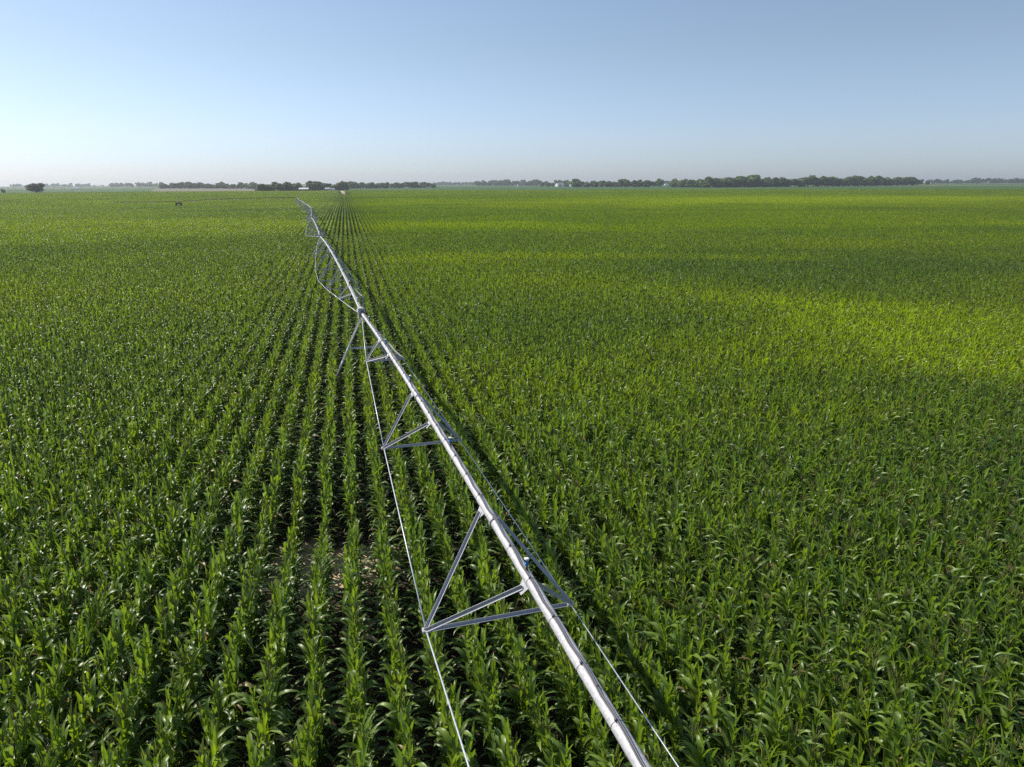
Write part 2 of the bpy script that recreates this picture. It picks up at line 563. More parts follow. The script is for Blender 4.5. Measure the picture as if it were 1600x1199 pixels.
def corn_plant_arrays(rnd, detail=True, tassel=True, hgt=2.0):
    """leaf verts/quads/lv/rib, stalk verts/quads, tassel verts/quads"""
    seg = 8 if detail else 4
    lv_, lq, ll, lr = [], [], [], []
    nleaf = rnd.randint(13, 15) if detail else 11
    az0 = 0.0                                   # leaves fan out in the plane of the local x axis
    top = hgt * 0.84
    for i in range(nleaf):
        f = i / (nleaf - 1)
        z = 0.32 + (top - 0.32) * f
        az = az0 + math.pi * i + rnd.gauss(0, 0.62 if f < 0.5 else 0.38)
        if f < 0.62:
            length, width = rnd.uniform(0.60, 0.86), rnd.uniform(0.098, 0.124)
            th0, bend = R(rnd.uniform(8, 20)), R(rnd.uniform(120, 168))
        elif f < 0.85:
            length, width = rnd.uniform(0.44, 0.66), rnd.uniform(0.088, 0.112)
            th0, bend = R(rnd.uniform(5, 20)), R(rnd.uniform(40, 160))
        else:
            length, width = rnd.uniform(0.32, 0.46), rnd.uniform(0.050, 0.072)
            th0, bend = R(rnd.uniform(3, 15)), R(rnd.choice((rnd.uniform(0, 35), rnd.uniform(20, 110))))
        tw = rnd.gauss(0, 0.5)
        v, q, r = corn_leaf((0, 0, z), az, length if detail else length * 0.88, width if detail else width * 1.2, th0, bend, seg, rnd, tw)
        if f < 0.5 and rnd.random() < 0.09:
            r = [2.0] * len(r)
        b = len(lv_)
        lv_ += v
        lq += [tuple(b + k for k in qq) for qq in q]
        val = min(1, max(0, 0.10 + 0.62 * f + rnd.gauss(0, 0.16)))  # lower leaves darker by nature; slope steepened to paint shade into row gaps
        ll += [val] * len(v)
        lr += r
    n = 5 if detail else 3
    sv, sq = [], []
    lean = (rnd.gauss(0, 0.02), rnd.gauss(0, 0.02))
    zs = [0, hgt * 0.5, hgt * 0.88]
    for i, z in enumerate(zs):
        r_ = 0.016 * (1 - 0.6 * z / hgt)
        for k in range(n):
            a = 6.283 * k / n
            sv.append((r_ * math.cos(a) + lean[0] * i, r_ * math.sin(a) + lean[1] * i, z))
    for i in range(len(zs) - 1):
        for k in range(n):
            sq.append((i * n + k, i * n + (k + 1) % n, (i + 1) * n + (k + 1) % n, (i + 1) * n + k))
    tv, tq = [], []
    if tassel:
        for k in range(7 if detail else 3):
            az = rnd.uniform(0, 6.28)
            th = R(rnd.uniform(5, 38)) if k else 0.03
            ln_ = rnd.uniform(0.18, 0.28) if k else 0.34
            b = np.array([0, 0, hgt * 0.84])
            d = np.array([math.cos(az) * math.sin(th), math.sin(az) * math.sin(th), math.cos(th)])
            s = np.array([-math.sin(az), math.cos(az), 0]) * 0.009
            u = np.cross(d, s)
            e = b + d * ln_
            for ss in (s, u):
                bb = len(tv)
                tv += [b - ss, b + ss, e + ss * 0.6, e - ss * 0.6]
                tq.append((bb, bb + 1, bb + 2, bb + 3))
    return (np.array(lv_), np.array(lq), np.array(ll), np.array(lr),
            np.array(sv), np.array(sq), np.array(tv).reshape(-1, 3), np.array(tq).reshape(-1, 4))


variants = []
for k in range(14):
    rn = random.Random(100 + k)
    variants.append(corn_plant_arrays(rn, True, k % 2 == 0, rn.uniform(2.08, 2.22)))
lods = []
for k in range(10):
    rn = random.Random(300 + k)
    lods.append(corn_plant_arrays(rn, False, k % 2 == 0, rn.uniform(2.08, 2.22)))

foliage_me, stalk_me, tassel_me = [], [], []
library = bpy.data.collections.new('corn_library')      # sources for the field's instances; not in the scene
names = 'abcdefghijklmnopqrstuvwxyz'
for k, (lv_, lq, ll, lr, sv, sq, tv, tq) in enumerate(variants):
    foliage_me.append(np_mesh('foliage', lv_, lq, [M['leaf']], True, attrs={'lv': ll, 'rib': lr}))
    stalk_me.append(np_mesh('stalk', sv, sq, [M['stalk']], True, attrs={'lv': np.full(len(sv), .5)}))
    tassel_me.append(np_mesh('tassel', tv, tq, [M['tassel']]) if len(tq) else None)
    V = np.concatenate([lv_, sv, tv]); Q = np.concatenate([lq, sq + len(lv_), tq + len(lv_) + len(sv)]).astype(int)
    mi = np.concatenate([np.zeros(len(lq)), np.ones(len(sq)), np.full(len(tq), 2)])
    LV = np.concatenate([ll, np.full(len(sv) + len(tv), .5)]); RB = np.concatenate([lr, np.zeros(len(sv) + len(tv))])
    me = np_mesh('corn', V, Q, [M['leaf'], M['stalk'], M['tassel']], True, mi, {'lv': LV, 'rib': RB})
    library.objects.link(bpy.data.objects.new('a_single_' + names[k], me))

ROW, STEP = 0.762, 0.158
u_ax = np.array([-math.sin(R(12.73)), math.cos(R(12.73))])
v_ax = np.array([math.cos(R(12.73)), math.sin(R(12.73))])
ref = ray(552, 937) * 8.3                                   # a row passes here
v_off = float(ref[:2] @ v_ax) % ROW


def patch_mesh(name, rows, length, seed, thin=1.0):
    rn = np.random.default_rng(seed)
    Vs, Qs, Ms, Ls, Rs = [], [], [], [], []
    b = 0
    for r_ in range(rows):
        n = int(length / STEP)
        for k in range(n):
            if rn.random() > thin: continue
            lv_, lq, ll, lr, sv, sq, tv, tq = lods[rn.integers(len(lods))]
            V = np.concatenate([lv_, tv]); Q = np.concatenate([lq, tq + len(lv_)]).astype(int)
            a = math.pi / 2 + rn.normal(0, .38) + math.pi * rn.integers(0, 2); s = rn.uniform(0.88, 1.08)
            c_, s_ = math.cos(a), math.sin(a)
            x = (r_ - rows / 2 + 0.5) * ROW + rn.normal(0, .03)
            y = (k + 0.5) * length / n - length / 2 + rn.normal(0, .03)
            W = np.stack([V[:, 0] * c_ - V[:, 1] * s_, V[:, 0] * s_ + V[:, 1] * c_, V[:, 2]], 1) * s + [x, y, 0]
            Vs.append(W); Qs.append(Q + b); b += len(W)
            Ms.append(np.concatenate([np.zeros(len(lq)), np.ones(len(tq))]))
            dl = rn.normal(0, .07)
            Ls.append(np.clip(np.concatenate([ll, np.full(len(tv), .5)]) + dl, 0, 1))
            Rs.append(np.concatenate([lr, np.zeros(len(tv))]))
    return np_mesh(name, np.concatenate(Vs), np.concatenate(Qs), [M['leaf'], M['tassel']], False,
                   np.concatenate(Ms), {'lv': np.concatenate(Ls), 'rib': np.concatenate(Rs)})


TILE_R, TILE_L = 8, 8.0
TW = TILE_R * ROW
for k in range(6):
    library.objects.link(bpy.data.objects.new('b_medium_' + names[k], patch_mesh('corn_rows', 4, 4.0, 500 + k)))
for k in range(6):
    library.objects.link(bpy.data.objects.new('c_tile_' + names[k], patch_mesh('corn_tile', 8, 8.0, 600 + k, 0.8)))
NS = len(variants)

# nutrient / vigour map of the field: (photo column, row, radius across, radius along, strength)
blobs = []
for px, py, sx, sy, st in ((1300, 480, 10, 4, .62), (1560, 505, 10, 6, .7), (1190, 458, 8, 3, .5), (1430, 540, 7, 4, .4),
                           (1120, 395, 24, 7, .32), (900, 392, 16, 8, .18), (1300, 372, 40, 10, .15), (1500, 455, 8, 3, .1), (950, 440, 6, 5, .22), (1500, 309, 170, 90, .30),
                           (1200, 312, 120, 70, .22), (700, 395, 12, 12, .2), (250, 345, 60, 30, .08), (60, 345, 60, 30, .06),
                           (1380, 395, 22, 12, -.12), (1580, 420, 14, 9, -.14), (1250, 430, 9, 4, -.12), (1300, 620, 5, 3, .12),
                           (700, 330, 60, 25, -.10), (350, 318, 60, 22, -.15), (1180, 360, 30, 10, .1), (1080, 490, 5, 3, -.15),
                           (620, 350, 22, 12, .2), (1500, 350, 50, 12, .12), (900, 318, 90, 30, .15)):
    g_ = ray(px, py) * 8.2
    blobs.append((g_[0], g_[1], sx, sy, st))


def tint_of(x, y):
    x = np.asarray(x, float); y = np.asarray(y, float)
    t = 0.30 + 0.46 * (fbm(x / 23, y / 15, 31, 3) - 0.5) + 0.45 * (fbm(x / 75, y / 30, 77, 3) - 0.5)
    q1, q2 = fbm(x / 34 + 9, y / 26, 201, 3) - 0.5, fbm(x / 30, y / 24 + 5, 202, 3) - 0.5
    d_ = np.clip(np.hypot(x, y) / 60, .4, 4)
    xw, yw = x + 26 * d_ * q1, y + 20 * d_ * q2          # ragged outlines
    for bx, by, sx, sy, st in blobs:
        wob = 1 + 1.5 * (fbm(x / (sx * .8), y / (sy * .8), 9, 3) - 0.5)
        t = t + 1.35 * st * np.exp(-(((xw - bx) / sx) ** 2 + ((yw - by) / sy) ** 2) * wob)
    return t + 0.10 * np.clip((y - 60) / 200, 0, 1)


def keep_corn(x, y):
    dl = (x - LANE0[0]) * lp[0] + (y - LANE0[1]) * lp[1]
    on = (np.abs(dl) < 3.6) & (y > 660)
    return ~on


def vigour(x, y):
    d = np.hypot((x - BARE[0]) / 1.5, (y - BARE[1]) / 1.9)
    s = 1.0 - 0.33 * np.exp(-d ** 2)
    return s * (0.97 + 0.11 * (fbm(x / 9, y / 6, 55, 3) - 0.5) + 0.10 * (fbm(x / 60, y / 30, 58, 2) - 0.5))


P_, I_, S_, T_, Z_ = [], [], [], [], []       # points, index, scale, tint, rotation
near = []
NTU, NTV = int(1010 / TILE_L), int(1000 / TW)
cu = (np.arange(-2, NTU) + 0.5) * TILE_L
cv = (np.arange(-NTV, NTV) + 0.5) * TW + v_off - ROW / 2
CU, CV = np.meshgrid(cu, cv, indexing='ij')
CX = CU * u_ax[0] + CV * v_ax[0]; CY = CU * u_ax[1] + CV * v_ax[1]
D = np.hypot(CX, CY)
AZ = np.abs(np.arctan2(CX, CY))
vis = ((AZ < R(44)) | ((AZ < R(54)) & (D < 130)) | (D < 34)) & (CY > -16) & (D < 960)
ang_row = math.atan2(-u_ax[0], u_ax[1])
ROWDIR = math.atan2(u_ax[1], u_ax[0])
for u0, v0, x0, y0, d0 in zip(CU[vis], CV[vis], CX[vis], CY[vis], D[vis]):
    if d0 < 130:
        n = int(TILE_L / STEP)
        uu, vv = np.meshgrid(u0 - TILE_L / 2 + (np.arange(n) + .5) * TILE_L / n, v0 - TW / 2 + (np.arange(TILE_R) + .5) * ROW, indexing='ij')
        uu = uu.ravel() + rng.normal(0, .035, uu.size); vv = vv.ravel() + rng.normal(0, .014, vv.size)
        x = uu * u_ax[0] + vv * v_ax[0]; y = uu * u_ax[1] + vv * v_ax[1]
        gap = fbm(x / 1.4, y / 1.4, 91, 2)
        db = np.hypot((x - BARE[0]) / 2.2, (y - BARE[1]) / 2.6)
        k = (rng.random(x.size) > 0.02 + 0.5 * (gap < 0.17)) & ~((db < 1) & (rng.random(x.size) < .28))
        x, y = x[k], y[k]
        P_.append(np.stack([x, y, terrain(x, y)], 1))
        I_.append(rng.integers(0, NS, x.size))
        S_.append(vigour(x, y) * rng.normal(1, .04, x.size))
        T_.append(tint_of(x, y) + rng.normal(0, .075, x.size))
        Z_.append(np.stack([rng.normal(0, .045, x.size), rng.normal(0, .045, x.size), ROWDIR + rng.normal(0, .48, x.size) + math.pi * rng.integers(0, 2, x.size)], 1))
    elif d0 < 380:
        for du in (-2, 2):
            for dv_ in (-TW / 4, TW / 4):
                x = (u0 + du) * u_ax[0] + (v0 + dv_) * v_ax[0]; y = (u0 + du) * u_ax[1] + (v0 + dv_) * v_ax[1]
                P_.append([[x, y, float(terrain(x, y))]]); I_.append([NS + rng.integers(0, 6)])
                S_.append([float(vigour(x, y))]); T_.append([float(tint_of(x, y)) + rng.normal(0, .03)])
                Z_.append([[0, 0, ang_row + math.pi * rng.integers(0, 2)]])
    else:
        if not keep_corn(np.array([x0]), np.array([y0]))[0]: continue
        P_.append([[x0, y0, float(terrain(x0, y0))]]); I_.append([NS + 6 + rng.integers(0, 6)])
        S_.append([float(vigour(x0, y0)) * 1.0]); T_.append([float(tint_of(x0, y0)) + rng.normal(0, .03)])
        Z_.append([[0, 0, ang_row + math.pi * rng.integers(0, 2)]])
P_ = np.concatenate(P_); I_ = np.concatenate(I_); S_ = np.concatenate(S_); T_ = np.clip(np.concatenate(T_), 0, 1); Z_ = np.concatenate(Z_)
SC3 = np.stack([np.where(I_ < NS, S_, 1), np.where(I_ < NS, S_, 1), S_], 1)

# the 300 plants that show largest stand as single objects
rel = P_ + [0, 0, 1.6] - CAM
zc = rel @ _F
with np.errstate(all='ignore'):
    pxx = 800 + FPX * (rel @ _R) / zc; pyy = 599.5 - FPX * (rel @ _U) / zc
inside = (zc > 1) & (pxx > 5) & (pxx < 1595) & (pyy < 1188) & (pyy > 0) & (I_ < NS)
cand = np.where(inside)[0]
chosen = cand[np.argsort(zc[cand])[:300]]
for i in chosen:
    k = int(I_[i])
    x = float(P_[i, 0])
    o = empty('corn_plant', P_[i])
    o.rotation_euler = Z_[i]
    o.scale = [float(s) for s in SC3[i]]
    px_ = pxx[i]
    where = ('in the bottom left corner' if px_ < 240 else 'left of the left truss rod' if px_ < 715 else
             'between left truss rod and pipe' if px_ < 930 else 'under the pipe' if px_ < 1090 else
             'right of the pipe' if px_ < 1350 else 'in the bottom right corner')
    lab = 'green corn plant %s, nearest rows, %s' % ('with tan tassel' if tassel_me[k] else 'without tassel', where)
    tag(o, lab, 'corn plant', 'corn plants nearest the camera')
    for nm, me in (('foliage', foliage_me[k]), ('stalk', stalk_me[k]), ('tassel', tassel_me[k])):
        if me is None: continue
        c = link(nm, me, o)
        c['tint'] = float(T_[i])
mask = np.ones(len(P_), bool); mask[chosen] = False
P_, I_, SC3, T_, Z_ = P_[mask], I_[mask], SC3[mask], T_[mask], Z_[mask]
print('corn instances', len(P_))
pm = bpy.data.meshes.new('corn_field')
pm.vertices.add(len(P_)); pm.vertices.foreach_set('co', P_.astype(np.float32).ravel())
for nm, ty, arr, key in (('idx', 'INT', I_.astype(np.int32), 'value'), ('tint', 'FLOAT', T_.astype(np.float32), 'value'),
                         ('rot', 'FLOAT_VECTOR', Z_.astype(np.float32).ravel(), 'vector'), ('scl', 'FLOAT_VECTOR', SC3.astype(np.float32).ravel(), 'vector')):
    at_ = pm.attributes.new(nm, ty, 'POINT'); at_.data.foreach_set(key, arr)
field = link('corn_field', pm)
tag(field, 'wide field of green corn planted in straight rows out to the far trees', 'corn field', kind='stuff')
ng = bpy.data.node_groups.new('scatter_corn', 'GeometryNodeTree')
ng.interface.new_socket('Geometry', in_out='INPUT', socket_type='NodeSocketGeometry')
ng.interface.new_socket('Geometry', in_out='OUTPUT', socket_type='NodeSocketGeometry')
gi, go = ng.nodes.new('NodeGroupInput'), ng.nodes.new('NodeGroupOutput')
ci = ng.nodes.new('GeometryNodeCollectionInfo'); ci.inputs['Collection'].default_value = library
ci.inputs['Separate Children'].default_value = True; ci.inputs['Reset Children'].default_value = True
ip = ng.nodes.new('GeometryNodeInstanceOnPoints'); ip.inputs['Pick Instance'].default_value = True
def named(n, t):
    a = ng.nodes.new('GeometryNodeInputNamedAttribute'); a.data_type = t; a.inputs['Name'].default_value = n
    return a.outputs['Attribute']
ng.links.new(gi.outputs[0], ip.inputs['Points']); ng.links.new(ci.outputs[0], ip.inputs['Instance'])
ng.links.new(named('idx', 'INT'), ip.inputs['Instance Index'])
er = ng.nodes.new('FunctionNodeEulerToRotation'); ng.links.new(named('rot', 'FLOAT_VECTOR'), er.inputs[0])
ng.links.new(er.outputs[0], ip.inputs['Rotation']); ng.links.new(named('scl', 'FLOAT_VECTOR'), ip.inputs['Scale'])
ng.links.new(ip.outputs[0], go.inputs[0])
field.modifiers.new('scatter', 'NODES').node_group = ng

# ------------------------------------------------------------------ irrigation machine
GZ = 10.3
towers = [(8.92, -18.2, 6.40), (-7.1, 33.5, 5.98), (-22.3, 84.6, 5.95), (-36.6, 133.5, 6.0), (-49.0, 180.0, 6.0),
          (-63.6, 226.0, 6.0), (-78.6, 272.5, 5.95), (-93.0, 319.0, 5.85)]
tw = [Vector((x, y, GZ - h)) for x, y, h in towers]
root = empty('irrigation_machine', (tw[1].x, tw[1].y, 0))
tag(root, 'long galvanised centre pivot irrigation line with underslung trusses striding over the corn', 'irrigation machine')
ROOTLOC = Vector(root.location)


def reb(o):
    """child meshes are written in world coordinates; place them under the root"""
    o.location = -ROOTLOC if o.parent is root else (0, 0, 0)
    return o


PR = 0.084


def span(A, B, rise, nb=7, near=False, sprinkler_at=None, W=(1.36, 2.14, 2.74), Dp=(0.62, 1.26, 1.74), parent=root, pr=PR, mat_pipe='galv', fine=True):
    Ls = (B - A).length
    ax = (B - A) / Ls
    side = Vector((ax.y, -ax.x, 0)).normalized()        # to the right when looking from A to B
    def P(s):
        t = s / Ls
        return A + ax * s + Vector((0, 0, rise * (math.sin(math.pi * t * t) if near else 4 * t * (1 - t))))
    nseg = 14
    mb = MB()
    g0 = 0.28
    mb.tube([P(g0 + (Ls - 2 * g0) * i / (nseg * 3)) for i in range(nseg * 3 + 1)], pr, 24 if near else 12)
    pipe = reb(mb.build('pipe', M[mat_pipe], parent, True))
    bay = Ls / nb
    nodesL, nodesR = [], []
    for k in range(1, nb):
        kk = min(k, nb - k) - 1
        kk = min(kk, len(W) - 1)
        c = P(bay * k)
        nodesL.append(c - side * W[kk] / 2 - Vector((0, 0, Dp[kk])))
        nodesR.append(c + side * W[kk] / 2 - Vector((0, 0, Dp[kk])))
    rr_ = 0.014 if near else 0.015
    for nn, sg in ((nodesL, -1), (nodesR, 1)):
        mb = MB()
        s0 = P(0.5) + side * sg * 0.09 - Vector((0, 0, 0.10)); s1 = P(Ls - 0.5) + side * sg * 0.09 - Vector((0, 0, 0.10))
        pts = [s0] + nn + [s1]
        for a, b in zip(pts[:-1], pts[1:]):
            mb.tube([a, b], rr_ if sg < 0 else rr_ * 0.7, 8)
        reb(mb.build('truss_rod', M['rod'] if fine else M['redpaint'], parent, True))
    aw = 0.058
    for k in range(1, nb):
        L_, R_ = nodesL[k - 1], nodesR[k - 1]
        c = P(bay * k)
        br = empty('truss_brace', (0, 0, 0), parent=parent)
        reb(br)
        low = Vector((0, 0, -0.11))
        an, af = P(bay * k - 1.65), P(bay * k + 0.95)
        upv, nearv = Vector((0, 0, 1)), -ax
        for Nn, sg in ((L_, -1), (R_, 1)):
            for top in (an, af):
                mb = MB()
                b_ = top + side * sg * (0.10) + low * 0.9
                bd = (b_ - Nn).normalized()
                n1 = nearv - bd * nearv.dot(bd)
                d1 = n1.cross(bd)
                if d1.z < 0: d1 = -d1
                mb.angle(Nn, b_, aw, 0.007, d1, n1)
                mb.build('strut', M['galv2'], br)
        mb = MB()
        mb.angle(L_ + Vector((0, 0, -0.03)) + ax * 0.02, R_ + Vector((0, 0, -0.03)) + ax * 0.02, aw, 0.007, upv, nearv)
        mb.build('cross_bar', M['galv2'], br)
        for Nn in (L_, R_):
            mb = MB()
            mb.box(Nn + Vector((0, 0, -0.005)), (0.12, 0.13, 0.05), math.atan2(ax.y, ax.x))
            mb.tube([Nn - ax * 0.08, Nn + ax * 0.08], 0.026, 8)
            mb.build('corner_bracket', M['galv'], br)
        # gusset plates that carry the struts under the pipe
        mb = MB()
        for top, ww in ((an, 0.30), (af, 0.34)):
            for sg in (-1, 1):
                p0 = top + side * sg * 0.06 - Vector((0, 0, 0.05))
                vs = [p0 - ax * ww / 2, p0 + ax * ww / 2, p0 + ax * ww * .25 + side * sg * 0.10 - Vector((0, 0, .15)), p0 - ax * ww * .25 + side * sg * 0.10 - Vector((0, 0, .15))]
                off = side * 0.004
                mb.add(vs + [v + off for v in vs], [(0, 1, 2, 3), (7, 6, 5, 4), (0, 4, 5, 1), (1, 5, 6, 2), (2, 6, 7, 3), (3, 7, 4, 0)])
        mb.build('gusset_plate', M['galv2'], br)
        # bolted flange between pipe lengths
        mb = MB()
        f0 = P(bay * k + 0.28)
        mb.tube([f0 - ax * 0.022, f0 - ax * 0.003], pr + 0.026, 20)
        mb.tube([f0 + ax * 0.003, f0 + ax * 0.022], pr + 0.026, 20)
        if near:
            for q_ in range(8):
                a = q_ * math.pi / 4
                o_ = (side * math.cos(a) + upv * math.sin(a)) * (pr + 0.020)
                mb.tube([f0 + o_ - ax * 0.035, f0 + o_ + ax * 0.035], 0.007, 6)
        fl = mb.build('flange', M['galv2'], pipe, False)
    # control cable and its bands
    mb = MB()
    nn_ = int(Ls / (0.12 if near else 0.6))
    rc = random.Random(int(Ls * 100))
    for c_ in range(2 if near else 1):
        pts = []
        for i in range(nn_ + 1):
            s = 0.4 + (Ls - 0.8) * i / nn_
            fr_ = (s % 1.02) / 1.02
            a = R(113 - 13 * c_) - 0.20 * math.sin(math.pi * fr_) * (1 if near else 0) - 0.08 * math.sin(s * 1.7)
            fs_ = abs(((s - 0.28) % bay))
            bump = 0.045 * math.exp(-(min(fs_, bay - fs_) / 0.12) ** 2)
            pts.append(P(s) + (side * math.cos(a) + Vector((0, 0, 1)) * math.sin(a)) * (pr + 0.011 + bump))
        mb.tube(pts, 0.011 if near else 0.012, 6)
    mb.build('control_cable', M['cable'], pipe, True)
    if near:
        s = 0.62
        while s < Ls - 0.5:
            mb = MB()
            c0 = P(s)
            ring = [c0 + (side * math.cos(a) + Vector((0, 0, 1)) * math.sin(a)) * (pr + 0.003) for a in np.linspace(0, 2 * math.pi, 25)]
            mb.tube(ring, 0.003, 5, False)
            a = R(106)
            mb.box(c0 + (side * math.cos(a) + Vector((0, 0, 1)) * math.sin(a)) * (pr + 0.018), (0.035, 0.03, 0.03), math.atan2(ax.y, ax.x))
            mb.build('cable_band', M['cable'], pipe, True)
            s += 1.02
    # upright sprinklers along the top
    s = sprinkler_at if sprinkler_at is not None else 2.6
    while fine and s < Ls - 1.0:
        b_ = P(s) + Vector((0, 0, pr - 0.006))
        sp = MB()
        up = Vector((0, 0, 1))
        sp.tube([b_, b_ + up * 0.03], 0.026, 10)
        sp.tube([b_ + up * 0.025, b_ + up * 0.095], 0.017, 8)
        sp.tube([b_ + up * 0.095, b_ + up * 0.105, b_ + up * 0.135, b_ + up * 0.15], [0.020, 0.032, 0.032, 0.022], 12, mi=1)
        sp.tube([b_ + up * 0.15, b_ + up * 0.178], 0.014, 8, mi=1)
        for q_ in range(3):
            a = q_ * 2.094
            o_ = Vector((math.cos(a), math.sin(a), 0)) * 0.026
            sp.tube([b_ + up * 0.145 + o_, b_ + up * 0.205 + o_], 0.005, 5, mi=1)
        sp.tube([b_ + up * 0.198, b_ + up * 0.206, b_ + up * 0.222, b_ + up * 0.228], [0.030, 0.041, 0.041, 0.026], 14, mi=2)
        sp.build('sprinkler', [M['brass'], M['blue'], M['white']], pipe, True)
        if near:
            pg = MB()
            e = P(s - 2.72) + Vector((0, 0, pr - 0.004))
            pg.tube([e, e + up * 0.018], 0.022, 8)
            pg.tube([e + up * 0.018, e + up * 0.045], 0.013, 6)
            pg.build('outlet_plug', M['brass'], pipe, True)
        s += 5.45
    return P, ax, side


def tower(T, ax, detail=True, parent=root, half=1.75):
    side = Vector((ax.y, -ax.x, 0)).normalized()
    gz_ = float(terrain(T.x, T.y))
    up = Vector((0, 0, 1))
    t = empty('drive_tower', (0, 0, 0), parent=parent)
    reb(t)
    base_z = gz_ + 0.75
    for sg in (-1, 1):
        foot = Vector((T.x, T.y, base_z)) + side * sg * half
        head = T + side * sg * 0.12 - up * 0.16
        mid = head.lerp(foot, 0.44)
        lg = MB()
        for d, inw in ((-0.14, 1), (0.14, -1)):
            lg.angle(head + ax * d * 1.2, foot + ax * d, 0.06, 0.008, ax * inw, side * (-sg))
        for fr_ in (0.44, 0.62, 0.80):
            c = head.lerp(foot, fr_)
            dirv = (foot - head).normalized()
            a0 = c - ax * 0.15 - dirv * 0.06; a1 = c + ax * 0.15 - dirv * 0.06
            vs = [a0, a1, a1 + dirv * 0.12, a0 + dirv * 0.12]
            off = side * (-sg) * 0.012
            lg.add(vs + [v + off for v in vs], [(0, 1, 2, 3), (7, 6, 5, 4), (0, 4, 5, 1), (1, 5, 6, 2), (2, 6, 7, 3), (3, 7, 4, 0)])
        # brace that fans out to the pipe
        lg.angle(head - ax * 0.62 + side * (-sg) * 0.02 + up * 0.08, mid + ax * -0.05, 0.045, 0.006, ax, side * (-sg))
        lg.build('leg', M['galv'], t)
    mb = MB()
    ml, mr_ = [(T + side * sg * 0.12 - up * 0.16).lerp(Vector((T.x, T.y, base_z)) + side * sg * half, 0.44) for sg in (-1, 1)]
    mb.angle(ml, mr_, 0.075, 0.007, up, -ax)
    mb.build('cross_bar', M['galv'], t)
    mb = MB()
    b0 = Vector((T.x, T.y, base_z)); rz = math.atan2(side.y, side.x)
    mb.box(b0, (2 * half + 0.5, 0.12, 0.12), rz)
    mb.box(b0 + up * 0.14, (0.36, 0.24, 0.2), rz)
    mb.build('base_beam', M['galv'], t)
    for sg in (-1, 1):
        wc = Vector((T.x, T.y, gz_ + 0.60)) + side * sg * (half + 0.1) + ax * 0.25
        wh = MB()
        prof = [(-0.14, 0.52), (-0.12, 0.58), (0, 0.60), (0.12, 0.58), (0.14, 0.52)]
        wh.tube([wc + ax * a for a, _ in prof], [r_ for _, r_ in prof], 24)
        wheel = wh.build('wheel', M['dark'], t, True)
        rm = MB()
        rm.tube([wc - ax * 0.145, wc - ax * 0.15], [0.33, 0.30], 20)
        rm.tube([wc - ax * 0.25, wc - ax * 0.15], 0.07, 10)
        rm.build('rim', M['galv'], wheel, True)
    # flexible joint and tower box
    mb = MB()
    mb.tube([T - ax * 0.30, T - ax * 0.27, T - ax * 0.24, T + ax * 0.24, T + ax * 0.27, T + ax * 0.30],
            [0.085, 0.13, 0.095, 0.095, 0.13, 0.085], 18)
    mb.build('flexible_joint', M['dark'], t, True)
    mb = MB()
    bc = T + ax * 0.45 - side * 0.02 + up * 0.06
    mb.tube([bc - up * 0.02 - ax * 0.22, bc - up * 0.02 + ax * 0.24], 0.20, 20)
    mb.box(T - side * 0.14 + up * 0.02 + ax * 0.2, (0.40, 0.12, 0.50), math.atan2(ax.y, ax.x))
    mb.build('control_box', M['galv'], t)
    mb = MB()
    for dd in (-0.1, 0.02, 0.13):
        mb.tube([T + side * 0.16 + ax * dd, T + side * 0.20 + ax * (dd + .05) + up * 0.12, T + side * 0.24 + ax * (dd + .1) - up * 0.05, T + side * 0.3 + ax * (dd - .05) - up * 0.3], 0.014, 6)
    mb.build('hose', M['dark'], t, True)


for i in range(len(tw) - 1):
    A, B = tw[i], tw[i + 1]
    rise = (0.33, 0.50, 0.45, 0.40, 0.35, 0.3, 0.3)[i]
    span(A, B, rise, near=(i == 0), sprinkler_at=(29.4 + 0.0) - 5.45 * 5 if i == 0 else None)
for i in range(1, len(tw)):
    ax_ = (tw[min(i + 1, len(tw) - 1)] - tw[i - 1]); ax_.z = 0
    tower(tw[i], ax_.normalized())
# corner arm that swings off to the left at the far end
arm0 = tw[-1] + Vector((-0.6, 0.3, 0.02))
arm1 = Vector((-150.0, 331.0, GZ - 7.45))
arm2 = Vector((-183.0, 337.0, GZ - 7.75))
arm = empty('corner_arm', (arm1.x, arm1.y, 0))
tag(arm, 'thin far corner arm reaching left from the end of the irrigation line', 'irrigation arm')
ROOTLOC2 = Vector(arm.location)
_old = reb


def reb(o):
    o.location = -ROOTLOC2 if o.parent is arm else (0, 0, 0)
    return o


P2, ax2, side2 = span(arm0, arm1, 0.5, nb=8, W=(0.9, 1.3, 1.5), Dp=(0.4, 0.6, 0.7), parent=arm, mat_pipe='redpaint', pr=0.12, fine=False)
P3, ax3, side3 = span(arm1, arm2, 0.0, nb=5, W=(0.7, 0.7), Dp=(0.35, 0.35), parent=arm, mat_pipe='redpaint', pr=0.12, fine=False)
tower(arm1, ax2, parent=arm, half=1.5)
mb = MB()
for sg in (-1, 1):
    mb.box(arm1 + ax2 * sg * 1.3 - Vector((0, 0, 1.35)), (0.5, 0.7, 0.9), 0)
mb.box(arm1 - Vector((0, 0, 0.75)), (2.8, 0.9, 0.55), 0)
reb(mb.build('drive_motor', M['redpaint'], arm))
mb = MB()
mb.tube([arm1, arm1 + Vector((-0.5, 0, 2.2)), arm1 + Vector((-1.6, 0, 3.3))], 0.06, 6)
mb.tube([arm1 + Vector((1.0, 0, 0)), arm1 + Vector((-0.5, 0, 2.2))], 0.05, 6)
reb(mb.build('mast', M['galv2'], arm))


